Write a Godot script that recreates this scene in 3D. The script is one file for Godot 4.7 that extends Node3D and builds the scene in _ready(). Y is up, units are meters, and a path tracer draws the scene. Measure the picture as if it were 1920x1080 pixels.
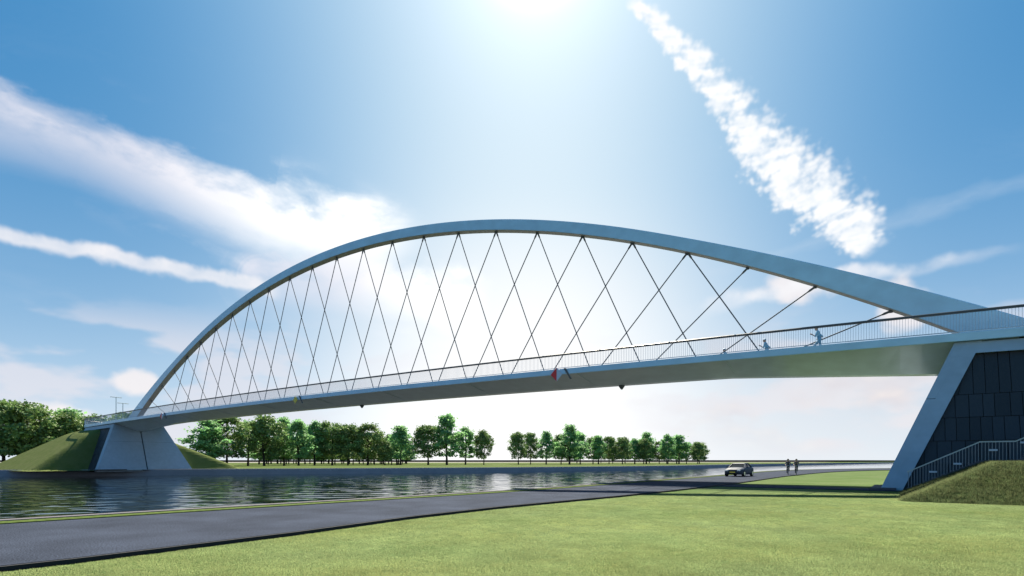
extends Node3D
# A cycle bridge with one steel arch over a canal. Units are metres, y is up, the camera looks along -z.

const EXPO := 3.0
# bridge frame: local x runs along the bridge to the far abutment, local z points away from the camera
const BC := Vector3(-19.4, 0.0, -65.0)
const BX := Vector3(-0.81529, 0.0, -0.57905)
const BZ := Vector3(0.57905, 0.0, -0.81529)
const SUN_AZ := 2.4
const SUN_EL := 44.0

var rng := RandomNumberGenerator.new()
var names := {}
var M := {}
var bt: Transform3D

# ------------------------------------------------------------------ helpers
func numbered(n: String) -> String:
	if not names.has(n):
		names[n] = 0
		return n
	names[n] += 1
	return "%s_%03d" % [n, names[n]]

func lin(r: float, g: float, b: float) -> Color:
	return Color(r, g, b).linear_to_srgb()

func meta(o: Node, label := "", category := "", group := "", kind := "") -> void:
	if label: o.set_meta("label", label)
	if category: o.set_meta("category", category)
	if group: o.set_meta("group", group)
	if kind: o.set_meta("kind", kind)

func thing(n: String, label: String, category: String, at := Transform3D(), group := "") -> Node3D:
	var o := Node3D.new()
	o.name = numbered(n)
	add_child(o)
	o.transform = at
	meta(o, label, category, group)
	return o

func stt() -> SurfaceTool:
	var s := SurfaceTool.new()
	s.begin(Mesh.PRIMITIVE_TRIANGLES)
	s.set_smooth_group(-1)
	return s

func put(n: String, s: SurfaceTool, m: Material, parent: Node = self) -> MeshInstance3D:
	s.generate_normals()
	return put_mesh(n, s.commit(), m, parent)

func put_mesh(n: String, mesh: Mesh, m: Material, parent: Node = self) -> MeshInstance3D:
	var o := MeshInstance3D.new()
	o.name = numbered(n) if parent == self else n
	o.mesh = mesh
	o.material_override = m
	parent.add_child(o, true)
	return o

func tri(s: SurfaceTool, a: Vector3, b: Vector3, c: Vector3) -> void:
	s.add_vertex(a); s.add_vertex(b); s.add_vertex(c)

func quad(s: SurfaceTool, a: Vector3, b: Vector3, c: Vector3, d: Vector3) -> void:
	tri(s, a, b, c); tri(s, a, c, d)

# a quad whose front looks away from the point "inside"
func oq(s: SurfaceTool, a: Vector3, b: Vector3, c: Vector3, d: Vector3, inside: Vector3) -> void:
	var n := (c - a).cross(b - a)
	if n.length() < 1e-9:
		n = (d - a).cross(c - a)
	if n.dot((a + b + c + d) * 0.25 - inside) >= 0.0:
		quad(s, a, b, c, d)
	else:
		quad(s, d, c, b, a)

func hexa(s: SurfaceTool, p: Array) -> void:   # p: 4 corners of one face, then the 4 opposite ones
	var m := Vector3.ZERO
	for q in p: m += q / 8.0
	oq(s, p[0], p[1], p[2], p[3], m); oq(s, p[4], p[5], p[6], p[7], m)
	for i in 4:
		var j := (i + 1) % 4
		oq(s, p[i], p[j], p[j + 4], p[i + 4], m)

func box(s: SurfaceTool, c: Vector3, size: Vector3, basis := Basis()) -> void:
	var h := size * 0.5
	var p := []
	for z in [-1, 1]:
		for q in [[-1, -1], [1, -1], [1, 1], [-1, 1]]:
			p.append(c + basis * Vector3(q[0] * h.x, q[1] * h.y, z * h.z))
	hexa(s, p)

# a box with its edges cut off, so that they catch light
func cbox(s: SurfaceTool, c: Vector3, size: Vector3, ch: float, basis := Basis()) -> void:
	var h := size * 0.5
	var ring := func(x: float, e: float) -> Array:
		var y := h.y - e
		var z := h.z - e
		var r := []
		for q in [[-y, -z + ch], [-y + ch, -z], [y - ch, -z], [y, -z + ch], [y, z - ch], [y - ch, z], [-y + ch, z], [-y, z - ch]]:
			r.append(c + basis * Vector3(x, q[0], q[1]))
		return r
	loft(s, [ring.call(-h.x, ch), ring.call(-h.x + ch, 0.0), ring.call(h.x - ch, 0.0), ring.call(h.x, ch)], true)

func middle(r: Array) -> Vector3:
	var m := Vector3.ZERO
	for q in r: m += q / float(r.size())
	return m

# rings of equal length joined one after the other
func loft(s: SurfaceTool, rings: Array, caps := true, closed := true) -> void:
	for i in rings.size() - 1:
		var a: Array = rings[i]
		var b: Array = rings[i + 1]
		var inside := (middle(a) + middle(b)) * 0.5
		for k in (a.size() if closed else a.size() - 1):
			var l := (k + 1) % a.size()
			oq(s, a[k], a[l], b[l], b[k], inside)
	if caps and rings.size() > 1:
		for e in [[0, 1], [rings.size() - 1, rings.size() - 2]]:
			var r: Array = rings[e[0]]
			var m := middle(r)
			var away := middle(rings[e[1]])
			for k in r.size():
				var l := (k + 1) % r.size()
				var n: Vector3 = (r[l] - m).cross(r[k] - m)
				if n.dot(m - away) >= 0.0: tri(s, m, r[k], r[l])
				else: tri(s, m, r[l], r[k])

func around(p: Vector3, dir: Vector3, r: float, n: int) -> Array:
	var d := dir.normalized()
	var x := d.cross(Vector3.UP if absf(d.y) < 0.9 else Vector3.RIGHT).normalized()
	var y := d.cross(x)
	var a := []
	for k in n:
		var t := TAU * k / n
		a.append(p + (x * cos(t) + y * sin(t)) * r)
	return a

func tube(s: SurfaceTool, pts: Array, r: Array, n := 6) -> void:
	var rings := []
	for i in pts.size():
		var d: Vector3 = pts[mini(i + 1, pts.size() - 1)] - pts[maxi(i - 1, 0)]
		rings.append(around(pts[i], d, r[mini(i, r.size() - 1)], n))
	loft(s, rings, true)

func torus(s: SurfaceTool, c: Vector3, axis: Vector3, big: float, small: float, n := 24, k := 6) -> void:
	var ring := around(c, axis, big, n)
	var rings := []
	for i in n + 1:
		var p: Vector3 = ring[i % n]
		var out := (p - c).normalized()
		var r := []
		for j in k:
			var t := TAU * j / k
			r.append(p + out * cos(t) * small + axis.normalized() * sin(t) * small)
		rings.append(r)
	loft(s, rings, false)

# ------------------------------------------------------------------ materials
func noise_tex(freq: float, ramp: Array, size := 512, seed_ := 1, octaves := 4, kind := FastNoiseLite.TYPE_SIMPLEX_SMOOTH) -> NoiseTexture2D:
	var n := FastNoiseLite.new()
	n.noise_type = kind
	n.frequency = freq
	n.seed = seed_
	n.fractal_octaves = octaves
	var t := NoiseTexture2D.new()
	t.width = size; t.height = size
	t.seamless = true
	t.noise = n
	var g := Gradient.new()
	g.offsets = PackedFloat32Array([0.0, 1.0])
	g.colors = PackedColorArray([ramp[0], ramp[1]])
	t.color_ramp = g
	return t

func mat(n: String, c: Color, rough: float, tex: Texture2D = null, scale := 1.0, macro: Texture2D = null, mscale := 1.0) -> StandardMaterial3D:
	var m := StandardMaterial3D.new()
	m.resource_name = n
	m.albedo_color = c
	m.roughness = rough
	if tex:
		m.albedo_texture = tex
		m.uv1_triplanar = true
		m.uv1_world_triplanar = true
		m.uv1_scale = Vector3.ONE * scale
	if macro:
		m.detail_enabled = true
		m.detail_albedo = macro
		m.detail_blend_mode = BaseMaterial3D.BLEND_MODE_MUL
		m.detail_uv_layer = BaseMaterial3D.DETAIL_UV_2
		m.uv2_triplanar = true
		m.uv2_world_triplanar = true
		m.uv2_scale = Vector3.ONE * mscale
	M[n] = m
	return m

func g(a: float) -> Color:
	return Color(a, a, a)

func make_materials() -> void:
	var fine := noise_tex(0.09, [g(0.62), g(1.0)], 1024, 3, 5)
	var soft := noise_tex(0.012, [g(0.90), g(1.0)], 512, 7, 4)
	var patch := noise_tex(0.02, [Color(0.78, 0.88, 0.70), Color(1.0, 1.0, 1.0)], 512, 11, 4)
	var speck := noise_tex(0.35, [g(0.55), g(1.0)], 1024, 5, 3)
	var grain := noise_tex(0.11, [g(0.42), g(1.0)], 1024, 41, 4)
	var worn := noise_tex(0.02, [g(0.78), g(1.0)], 512, 43, 5)
	var streak := noise_tex(0.03, [g(0.80), g(1.0)], 512, 23, 5)
	mat("lawn", lin(0.150, 0.196, 0.086), 0.95, fine, 0.3, patch, 0.021)
	mat("meadow", lin(0.125, 0.160, 0.052), 0.95, fine, 0.06, patch, 0.008)
	mat("bank_grass", lin(0.135, 0.165, 0.068), 0.95, fine, 0.45, patch, 0.06)
	mat("mound_grass", lin(0.23, 0.25, 0.105), 0.95, fine, 0.45, patch, 0.06)
	M.mound_grass.metallic_specular = 0.1
	mat("asphalt", lin(0.092, 0.114, 0.170), 1.0, grain, 0.24, worn, 0.045)
	M.asphalt.metallic_specular = 0.12
	M.asphalt.heightmap_enabled = true
	M.asphalt.heightmap_texture = grain
	M.asphalt.heightmap_scale = 0.8
	mat("kerb_dark", lin(0.02, 0.024, 0.032), 0.9, speck, 0.9)
	mat("coping", lin(0.19, 0.18, 0.20), 0.8, fine, 0.5)
	mat("quay", lin(0.40, 0.45, 0.54), 0.85, fine, 0.2, soft, 0.05)
	mat("pale_field", lin(0.17, 0.155, 0.14), 0.95, soft, 0.01)
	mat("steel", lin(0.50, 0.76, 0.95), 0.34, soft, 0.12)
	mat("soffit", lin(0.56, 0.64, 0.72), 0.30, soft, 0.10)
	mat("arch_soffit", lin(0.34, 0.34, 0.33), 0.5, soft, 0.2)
	mat("dark_steel", lin(0.12, 0.125, 0.135), 0.8)
	mat("rail", lin(0.05, 0.055, 0.06), 0.4)
	mat("baluster", lin(0.30, 0.38, 0.48), 0.4)
	mat("stair_steel", lin(0.22, 0.24, 0.26), 0.45)
	mat("stair_rail", lin(0.36, 0.42, 0.42), 0.4)
	mat("deck_top", lin(0.07, 0.07, 0.075), 0.85, speck, 0.8)
	mat("concrete", lin(0.42, 0.51, 0.60), 0.75, soft, 0.25, soft, 0.03)
	mat("joint", lin(0.03, 0.033, 0.04), 0.95)
	for i in 4:
		var k := 0.8 + 0.14 * i
		mat("slate%d" % i, lin(0.028 * k, 0.033 * k, 0.041 * k), 0.75, streak, 0.9)
		M["slate%d" % i].uv1_scale = Vector3(1.6, 0.16, 1.6)
		M["slate%d" % i].heightmap_enabled = true
		M["slate%d" % i].heightmap_texture = streak
		M["slate%d" % i].heightmap_scale = 1.5
	mat("red", lin(0.72, 0.02, 0.022), 0.45)
	mat("white", lin(0.52, 0.60, 0.70), 0.45)
	mat("yellow", lin(0.75, 0.55, 0.04), 0.45)
	mat("pale_plate", lin(0.45, 0.52, 0.60), 0.4)
	mat("bark", lin(0.035, 0.028, 0.022), 0.95, streak, 1.2)
	for q in [["leaf_d", lin(1, 1, 1), 0.7], ["leaf_l", lin(1, 1, 1), 0.95]]:
		var m := mat(q[0], q[1], 0.7)
		m.vertex_color_use_as_albedo = true
		m.backlight_enabled = true
		m.backlight = g(q[2])
	mat("hedge", lin(0.035, 0.030, 0.028), 0.95, fine, 0.05)
	mat("car_paint", lin(0.034, 0.048, 0.075), 0.55)
	M.car_paint.metallic_specular = 0.2
	mat("glass_dark", lin(0.008, 0.011, 0.016), 0.1)
	M.glass_dark.metallic_specular = 0.3
	mat("rubber", lin(0.02, 0.02, 0.022), 0.9)
	mat("chrome", lin(0.6, 0.62, 0.65), 0.2)
	M.chrome.metallic = 0.9
	mat("lens", lin(0.75, 0.78, 0.8), 0.1)
	mat("plate", lin(0.62, 0.50, 0.06), 0.5)
	mat("bike_frame", lin(0.06, 0.07, 0.09), 0.4)
	mat("bike_pale", lin(0.25, 0.42, 0.55), 0.4)
	mat("hair", lin(0.03, 0.022, 0.016), 0.8)
	mat("helmet_pale", lin(0.30, 0.50, 0.65), 0.5)
	var pm := mat("person", lin(1, 1, 1), 0.8)
	pm.vertex_color_use_as_albedo = true
	var gm := mat("blade", lin(1, 1, 1), 0.8)
	gm.vertex_color_use_as_albedo = true
	gm.backlight_enabled = true
	gm.backlight = g(1.0)
	# water: ripples as a tileable relief, turned into a normal map
	var n1 := FastNoiseLite.new()
	n1.seed = 4; n1.frequency = 0.010; n1.fractal_octaves = 3; n1.fractal_gain = 0.34
	n1.noise_type = FastNoiseLite.TYPE_SIMPLEX_SMOOTH
	var im := n1.get_seamless_image(1024, 1024)
	im.convert(Image.FORMAT_L8)
	im.bump_map_to_normal_map(9.0)
	var wm := StandardMaterial3D.new()
	wm.albedo_color = lin(0.006, 0.011, 0.011)
	wm.roughness = 0.03
	wm.metallic_specular = 0.34
	wm.normal_enabled = true
	wm.normal_texture = ImageTexture.create_from_image(im)
	wm.normal_scale = 0.27
	M.water = wm
	for k in ["lawn", "meadow", "bank_grass", "blade", "coping"]: M[k].metallic_specular = 0.1

# ------------------------------------------------------------------ sky
func sky_dir(az: float, el: float) -> Vector3:
	var a := deg_to_rad(az)
	var e := deg_to_rad(el)
	return Vector3(sin(a) * cos(e), sin(e), -cos(a) * cos(e))

var trails := []
var fbm := FastNoiseLite.new()
var wisp := FastNoiseLite.new()
var puff := FastNoiseLite.new()
var sund: Vector3

func add_trail(pts: Array, widths: Array, style: String) -> void:
	var p := []
	var box_ := [999.0, -999.0, 999.0, -999.0]
	for q in pts:
		p.append(sky_dir(q[0], q[1]))
		box_ = [minf(box_[0], q[0]), maxf(box_[1], q[0]), minf(box_[2], q[1]), maxf(box_[3], q[1])]
	var w := 0.0
	for x in widths: w = maxf(w, x)
	trails.append({"p": p, "w": widths, "style": style, "box": [box_[0] - w * 2.6, box_[1] + w * 2.6, box_[2] - w * 2.0, box_[3] + w * 2.0]})

# place along a trail: [signed offset over half width, share of the length, half width in degrees]
func trail_at(t: Dictionary, d: Vector3) -> Array:
	var best := 1e9
	var out := [9.0, 0.0, 1.0]
	var p: Array = t.p
	for i in p.size() - 1:
		var a: Vector3 = p[i]
		var ab: Vector3 = p[i + 1] - a
		var k := clampf((d - a).dot(ab) / ab.length_squared(), 0.0, 1.0)
		var q := a + ab * k
		var off := d - q
		var l := off.length()
		if l < best:
			best = l
			var side := signf(ab.cross(off).dot(q))
			var hw := deg_to_rad(lerpf(t.w[i], t.w[i + 1], k))
			out = [side * l / hw, (i + k) / (p.size() - 1.0), rad_to_deg(hw)]
	return out

func sky_color(az: float, el: float) -> Color:
	var d := sky_dir(az, el)
	var ang := rad_to_deg(acos(clampf(d.dot(sund), -1.0, 1.0)))
	var e := maxf(el, 0.0)
	# clear air: deeper blue away from the sun and higher up, pale towards the horizon
	var daz := fposmod(az - SUN_AZ + 180.0, 360.0) - 180.0
	var across := rad_to_deg(asin(clampf(cos(deg_to_rad(el)) * sin(deg_to_rad(daz)), -1.0, 1.0)))
	var front := smoothstep(-0.2, 0.6, cos(deg_to_rad(daz)))
	var near := exp(-pow(across / 20.0, 2.0)) * front * (1.0 - smoothstep(55.0, 85.0, el))
	var pale := 1.0 - (1.0 - exp(-e / 11.5)) * (1.0 - near)
	var white := Vector3(0.66, 0.82, 0.94).lerp(Vector3(0.88, 0.94, 0.98), (1.0 - smoothstep(14.0, 27.0, e)) * near)
	var blue := Vector3(0.010, 0.172, 0.410)
	var c := Vector3(lerpf(blue.x, white.x, pale), lerpf(blue.y, white.y, pow(pale, 0.76)), lerpf(blue.z, white.z, pow(pale, 0.5)))
	c = c.lerp(Vector3(0.86, 0.88, 0.92), 0.6 * exp(-e / 4.5))
	c += Vector3(1.0, 1.0, 1.0) * (0.55 * exp(-pow(ang / 7.0, 1.4)) + 5.0 * exp(-pow(ang / 2.6, 2.0)))
	daz = fposmod(az + 180.0, 360.0) - 180.0
	var low := exp(-pow(daz / 17.0, 2.0)) * exp(-pow(maxf(e - 4.0, 0.0) / 13.0, 1.6))
	c = c.lerp(Vector3(1.10, 1.10, 1.10), clampf(low * 1.25, 0.0, 1.0))
	# thin high cirrus everywhere
	var s := d / maxf(d.y + 0.12, 0.05)
	var ci := clampf(wisp.get_noise_3d(s.x * 34.0, s.z * 60.0, 3.0) * 1.2 - 0.25, 0.0, 1.0)
	c = c.lerp(Vector3(0.80, 0.87, 0.95), ci * 0.05 * smoothstep(0.0, 12.0, e))
	# layered banks low down
	var b := fbm.get_noise_3d(d.x * 150.0, d.y * 520.0, d.z * 150.0) + 0.5 * fbm.get_noise_3d(d.x * 420.0, d.y * 1100.0, d.z * 420.0)
	var bank := smoothstep(-0.12, 0.35, b) * smoothstep(0.0, 2.0, e) * (1.0 - smoothstep(9.0, 14.5, e))
	c = c.lerp(Vector3(0.82, 0.80, 0.86), bank * 0.7 * (1.0 - clampf(low * 1.3, 0.0, 1.0)))
	# broken cumulus to the right, over the horizon
	var cu := fbm.get_noise_3d(d.x * 260.0 + 40.0, d.y * 430.0, d.z * 260.0) + 0.45 * puff.get_noise_3d(d.x * 520.0, d.y * 900.0, d.z * 520.0)
	var zone := exp(-pow((daz - 30.0) / 13.0, 2.0)) * exp(-pow((e - 4.8) / 2.9, 2.0))
	var body := smoothstep(-0.1, 0.5, cu + 0.25) * zone
	var lit := clampf(0.5 + 1.6 * (cu - fbm.get_noise_3d(d.x * 260.0 + 40.0, (d.y + 0.012) * 430.0, d.z * 260.0)), 0.0, 1.0)
	c = c.lerp(Vector3(0.66, 0.62, 0.68).lerp(Vector3(1.05, 0.93, 0.85), lit), body * 0.8)
	var hz := exp(-pow((daz - 31.0) / 14.0, 2.0)) * exp(-pow((e - 5.0) / 5.0, 2.0))
	c = c.lerp(Vector3(0.97, 0.90, 0.86), hz * 0.35)
	# small cumulus by the far end of the arch, and one over the trees
	for q in [[-33.6, 6.6, 1.7, 1.1], [-38.9, 3.6, 3.0, 0.9], [27.0, 15.6, 3.2, 1.3], [35.0, 13.0, 1.7, 2.3]]:
		var r := pow((daz - q[0]) / q[2], 2.0) + pow((e - q[1]) / q[3], 2.0)
		if r < 5.0:
			var k: float = smoothstep(0.25, 1.0, 1.15 - 0.55 * r + 0.75 * fbm.get_noise_3d(d.x * 700.0, d.y * 800.0, d.z * 700.0))
			c = c.lerp(Vector3(1.0, 0.93, 0.92), k * 0.8)
	for t in trails:
		if daz < t.box[0] or daz > t.box[1] or e < t.box[2] or e > t.box[3]:
			continue
		var q := trail_at(t, d)
		if absf(q[0]) > 2.6:
			continue
		var ends: float = smoothstep(0.0, 0.05, q[1]) * (1.0 - smoothstep(0.95, 1.0, q[1]))
		if t.style == "veil":
			var n := wisp.get_noise_3d(q[1] * 60.0, q[0] * 20.0, 9.0) * 0.75 + fbm.get_noise_3d(d.x * 420.0, d.y * 900.0, d.z * 420.0) * 0.55
			var side: float = q[0] + n * 0.75
			var k: float = (1.0 - smoothstep(-0.1, 1.15, absf(side))) * (0.46 + 0.95 * q[1]) + 0.26 * n
			k *= (1.0 - smoothstep(0.86, 1.0, q[1])) * (1.0 - smoothstep(0.95, 1.75, absf(q[0])))
			c = c.lerp(Vector3(0.90, 0.88, 0.95).lerp(Vector3(1.15, 1.15, 1.15), smoothstep(0.25, 0.7, q[1])), clampf(k * (0.92 + 0.55 * n), 0.0, 0.92))
		elif t.style == "soft":
			var n := fbm.get_noise_3d(d.x * 900.0, d.y * 900.0, d.z * 900.0)
			var k: float = 1.0 - smoothstep(0.35, 1.15, absf(q[0] + n * 0.8))
			c = c.lerp(Vector3(0.97, 0.95, 0.97), clampf(k, 0.0, 1.0) * ends * (0.72 + 0.3 * n))
		elif t.style == "haze":
			var n := fbm.get_noise_3d(d.x * 500.0, d.y * 900.0, d.z * 500.0)
			c = c.lerp(Vector3(0.62, 0.74, 0.88), clampf(1.0 - absf(q[0] + n), 0.0, 1.0) * 0.22 * ends)
		elif t.style == "thin":
			var n := fbm.get_noise_3d(d.x * 700.0, d.y * 700.0, d.z * 700.0)
			var k: float = 1.0 - smoothstep(0.1, 1.2, absf(q[0] + n * 0.9))
			c = c.lerp(Vector3(0.97, 0.97, 1.0), clampf(k * (0.7 + 0.9 * n), 0.0, 1.0) * 0.75 * smoothstep(0.0, 0.3, q[1]) * (1.0 - smoothstep(0.75, 1.0, q[1])))
		else:
			# billows, drawn out into ribs across the trail
			var lo_ := fbm.get_noise_3d(d.x * 1100.0, d.y * 1100.0, d.z * 1100.0)
			var rib := fbm.get_noise_3d(q[1] * 1500.0 + q[0] * 55.0, q[0] * 26.0, 4.0)
			var pf := puff.get_noise_3d(d.x * 2700.0, d.y * 2700.0, d.z * 2700.0) + 0.42
			var side: float = q[0]
			var edge: float = 1.0 - absf(side) + 0.7 * lo_ + 0.20 * rib - 0.75 * pf
			var k: float = smoothstep(-0.15, 0.5 if side > 0.0 else 0.95, edge)
			k *= clampf(1.0 + 0.6 * rib + 0.9 * lo_ - 0.6 * pf, 0.15, 1.0)
			var shade := clampf(0.72 - 0.9 * pf + 0.7 * rib + 0.4 * lo_, 0.0, 1.0)
			c = c.lerp(Vector3(0.72, 0.83, 0.95).lerp(Vector3(1.06, 1.06, 1.06), shade), clampf(k, 0.0, 1.0) * ends * 0.96)
	c /= EXPO
	return Color(c.x, c.y, c.z)

func make_sky() -> Environment:
	sund = sky_dir(SUN_AZ, SUN_EL)
	fbm.seed = 21; fbm.frequency = 0.02; fbm.fractal_octaves = 5; fbm.noise_type = FastNoiseLite.TYPE_SIMPLEX_SMOOTH
	wisp.seed = 8; wisp.frequency = 0.03; wisp.fractal_octaves = 4; wisp.noise_type = FastNoiseLite.TYPE_SIMPLEX_SMOOTH
	wisp.domain_warp_enabled = true; wisp.domain_warp_amplitude = 14.0; wisp.domain_warp_frequency = 0.02
	puff.seed = 5; puff.frequency = 0.03; puff.noise_type = FastNoiseLite.TYPE_CELLULAR; puff.fractal_type = FastNoiseLite.FRACTAL_FBM; puff.fractal_octaves = 2
	puff.cellular_return_type = FastNoiseLite.RETURN_DISTANCE
	add_trail([[-47.0, 24.0], [-37.6, 24.2], [-31.0, 23.0], [-23.5, 21.2], [-17.0, 20.6], [-8.0, 22.4]], [3.2, 3.2, 3.4, 4.0, 4.0, 1.6], "veil")
	add_trail([[-24.0, 16.5], [-14.0, 17.0], [-2.0, 15.0]], [3.0, 3.6, 3.0], "veil")
	add_trail([[-50.0, 16.6], [-43.3, 16.6], [-38.7, 16.6], [-33.7, 16.5], [-28.5, 16.3], [-22.0, 15.7]], [0.9, 0.8, 0.75, 0.75, 0.85, 0.8], "soft")
	add_trail([[11.6, 39.2], [14.2, 37.3], [16.7, 35.4], [19.9, 32.6], [22.3, 29.8], [24.6, 27.0], [27.2, 24.1], [29.7, 21.6], [31.8, 19.6], [33.3, 17.3]], [0.4, 0.65, 0.9, 1.3, 1.55, 2.05, 2.5, 2.4, 1.75, 1.2], "puff")
	add_trail([[15.0, 13.6], [21.8, 14.9], [25.9, 15.3], [31.0, 15.7], [35.9, 15.7], [43.5, 15.6]], [0.9, 0.9, 0.85, 0.8, 0.7, 0.35], "thin")
	add_trail([[18.0, 17.2], [29.7, 19.0], [36.0, 19.8], [47.0, 20.5]], [0.5, 0.7, 0.9, 1.2], "haze")
	var big := Image.create(1024, 512, false, Image.FORMAT_RGBF)
	for y in 512:
		for x in 1024:
			big.set_pixel(x, y, sky_color(x * 360.0 / 1024.0 + 0.18, 90.0 - (y + 0.5) * 180.0 / 512.0))
	big.resize(4096, 2048, Image.INTERPOLATE_BILINEAR)
	var step := 360.0 / 4096.0
	for y in range(512, 1025):          # the sky in front of the camera at full resolution, by the same rule
		var el := 90.0 - (y + 0.5) * step
		for x in range(-524, 524):
			big.set_pixel(posmod(x, 4096), y, sky_color((x + 0.5) * step, el))
	var pano := PanoramaSkyMaterial.new()
	pano.panorama = ImageTexture.create_from_image(big)
	var sky := Sky.new()
	sky.sky_material = pano
	var e := Environment.new()
	e.background_mode = Environment.BG_SKY
	e.sky = sky
	e.tonemap_mode = Environment.TONE_MAPPER_LINEAR
	e.tonemap_exposure = EXPO
	e.sdfgi_enabled = true
	e.ssao_enabled = true
	e.ssil_enabled = true
	return e

# ------------------------------------------------------------------ bridge geometry (bridge frame)
func deck_y(u: float) -> float:
	return 8.85 - 0.6 * pow(u / 55.5, 2.0)

func hull_depth(u: float) -> float:
	return 1.06 + 0.62 * clampf((absf(u) - 43.0) / 12.0, 0.0, 1.0)

func arch_low(s: float) -> float:
	return 25.45 - 5.226e-3 * s * s - 3.0e-8 * pow(s, 4.0)

func arch_depth(s: float) -> float:
	return 0.98 + 0.95 * pow(clampf((absf(s) - 38.0) / 18.0, 0.0, 1.6), 1.8)

# the way over the bridge: [point on the axis at deck level, sideways direction away from the camera]
func way(s: float) -> Array:
	if s <= 67.0:
		return [Vector3(s, deck_y(s), 0), Vector3(0, 0, 1)]
	var a := (s - 67.0) / 4.6
	return [Vector3(67.0 + 4.6 * sin(a), deck_y(s), 4.6 - 4.6 * cos(a)), Vector3(-sin(a), 0, cos(a))]

func way_pts(from: float, to: float, step: float) -> Array:
	var a := []
	var n := int(ceil((to - from) / step))
	for i in n + 1:
		a.append(from + (to - from) * i / n)
	return a

# a band of constant section (points: x = sideways, y = above the deck edge) along the way
func along(s: SurfaceTool, stations: Array, section: Array) -> void:
	var rings := []
	for q in stations:
		var w := way(q)
		var r := []
		for p in section:
			r.append(w[0] + w[1] * p[0] + Vector3(0, p[1], 0))
		rings.append(r)
	loft(s, rings, true)

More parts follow.
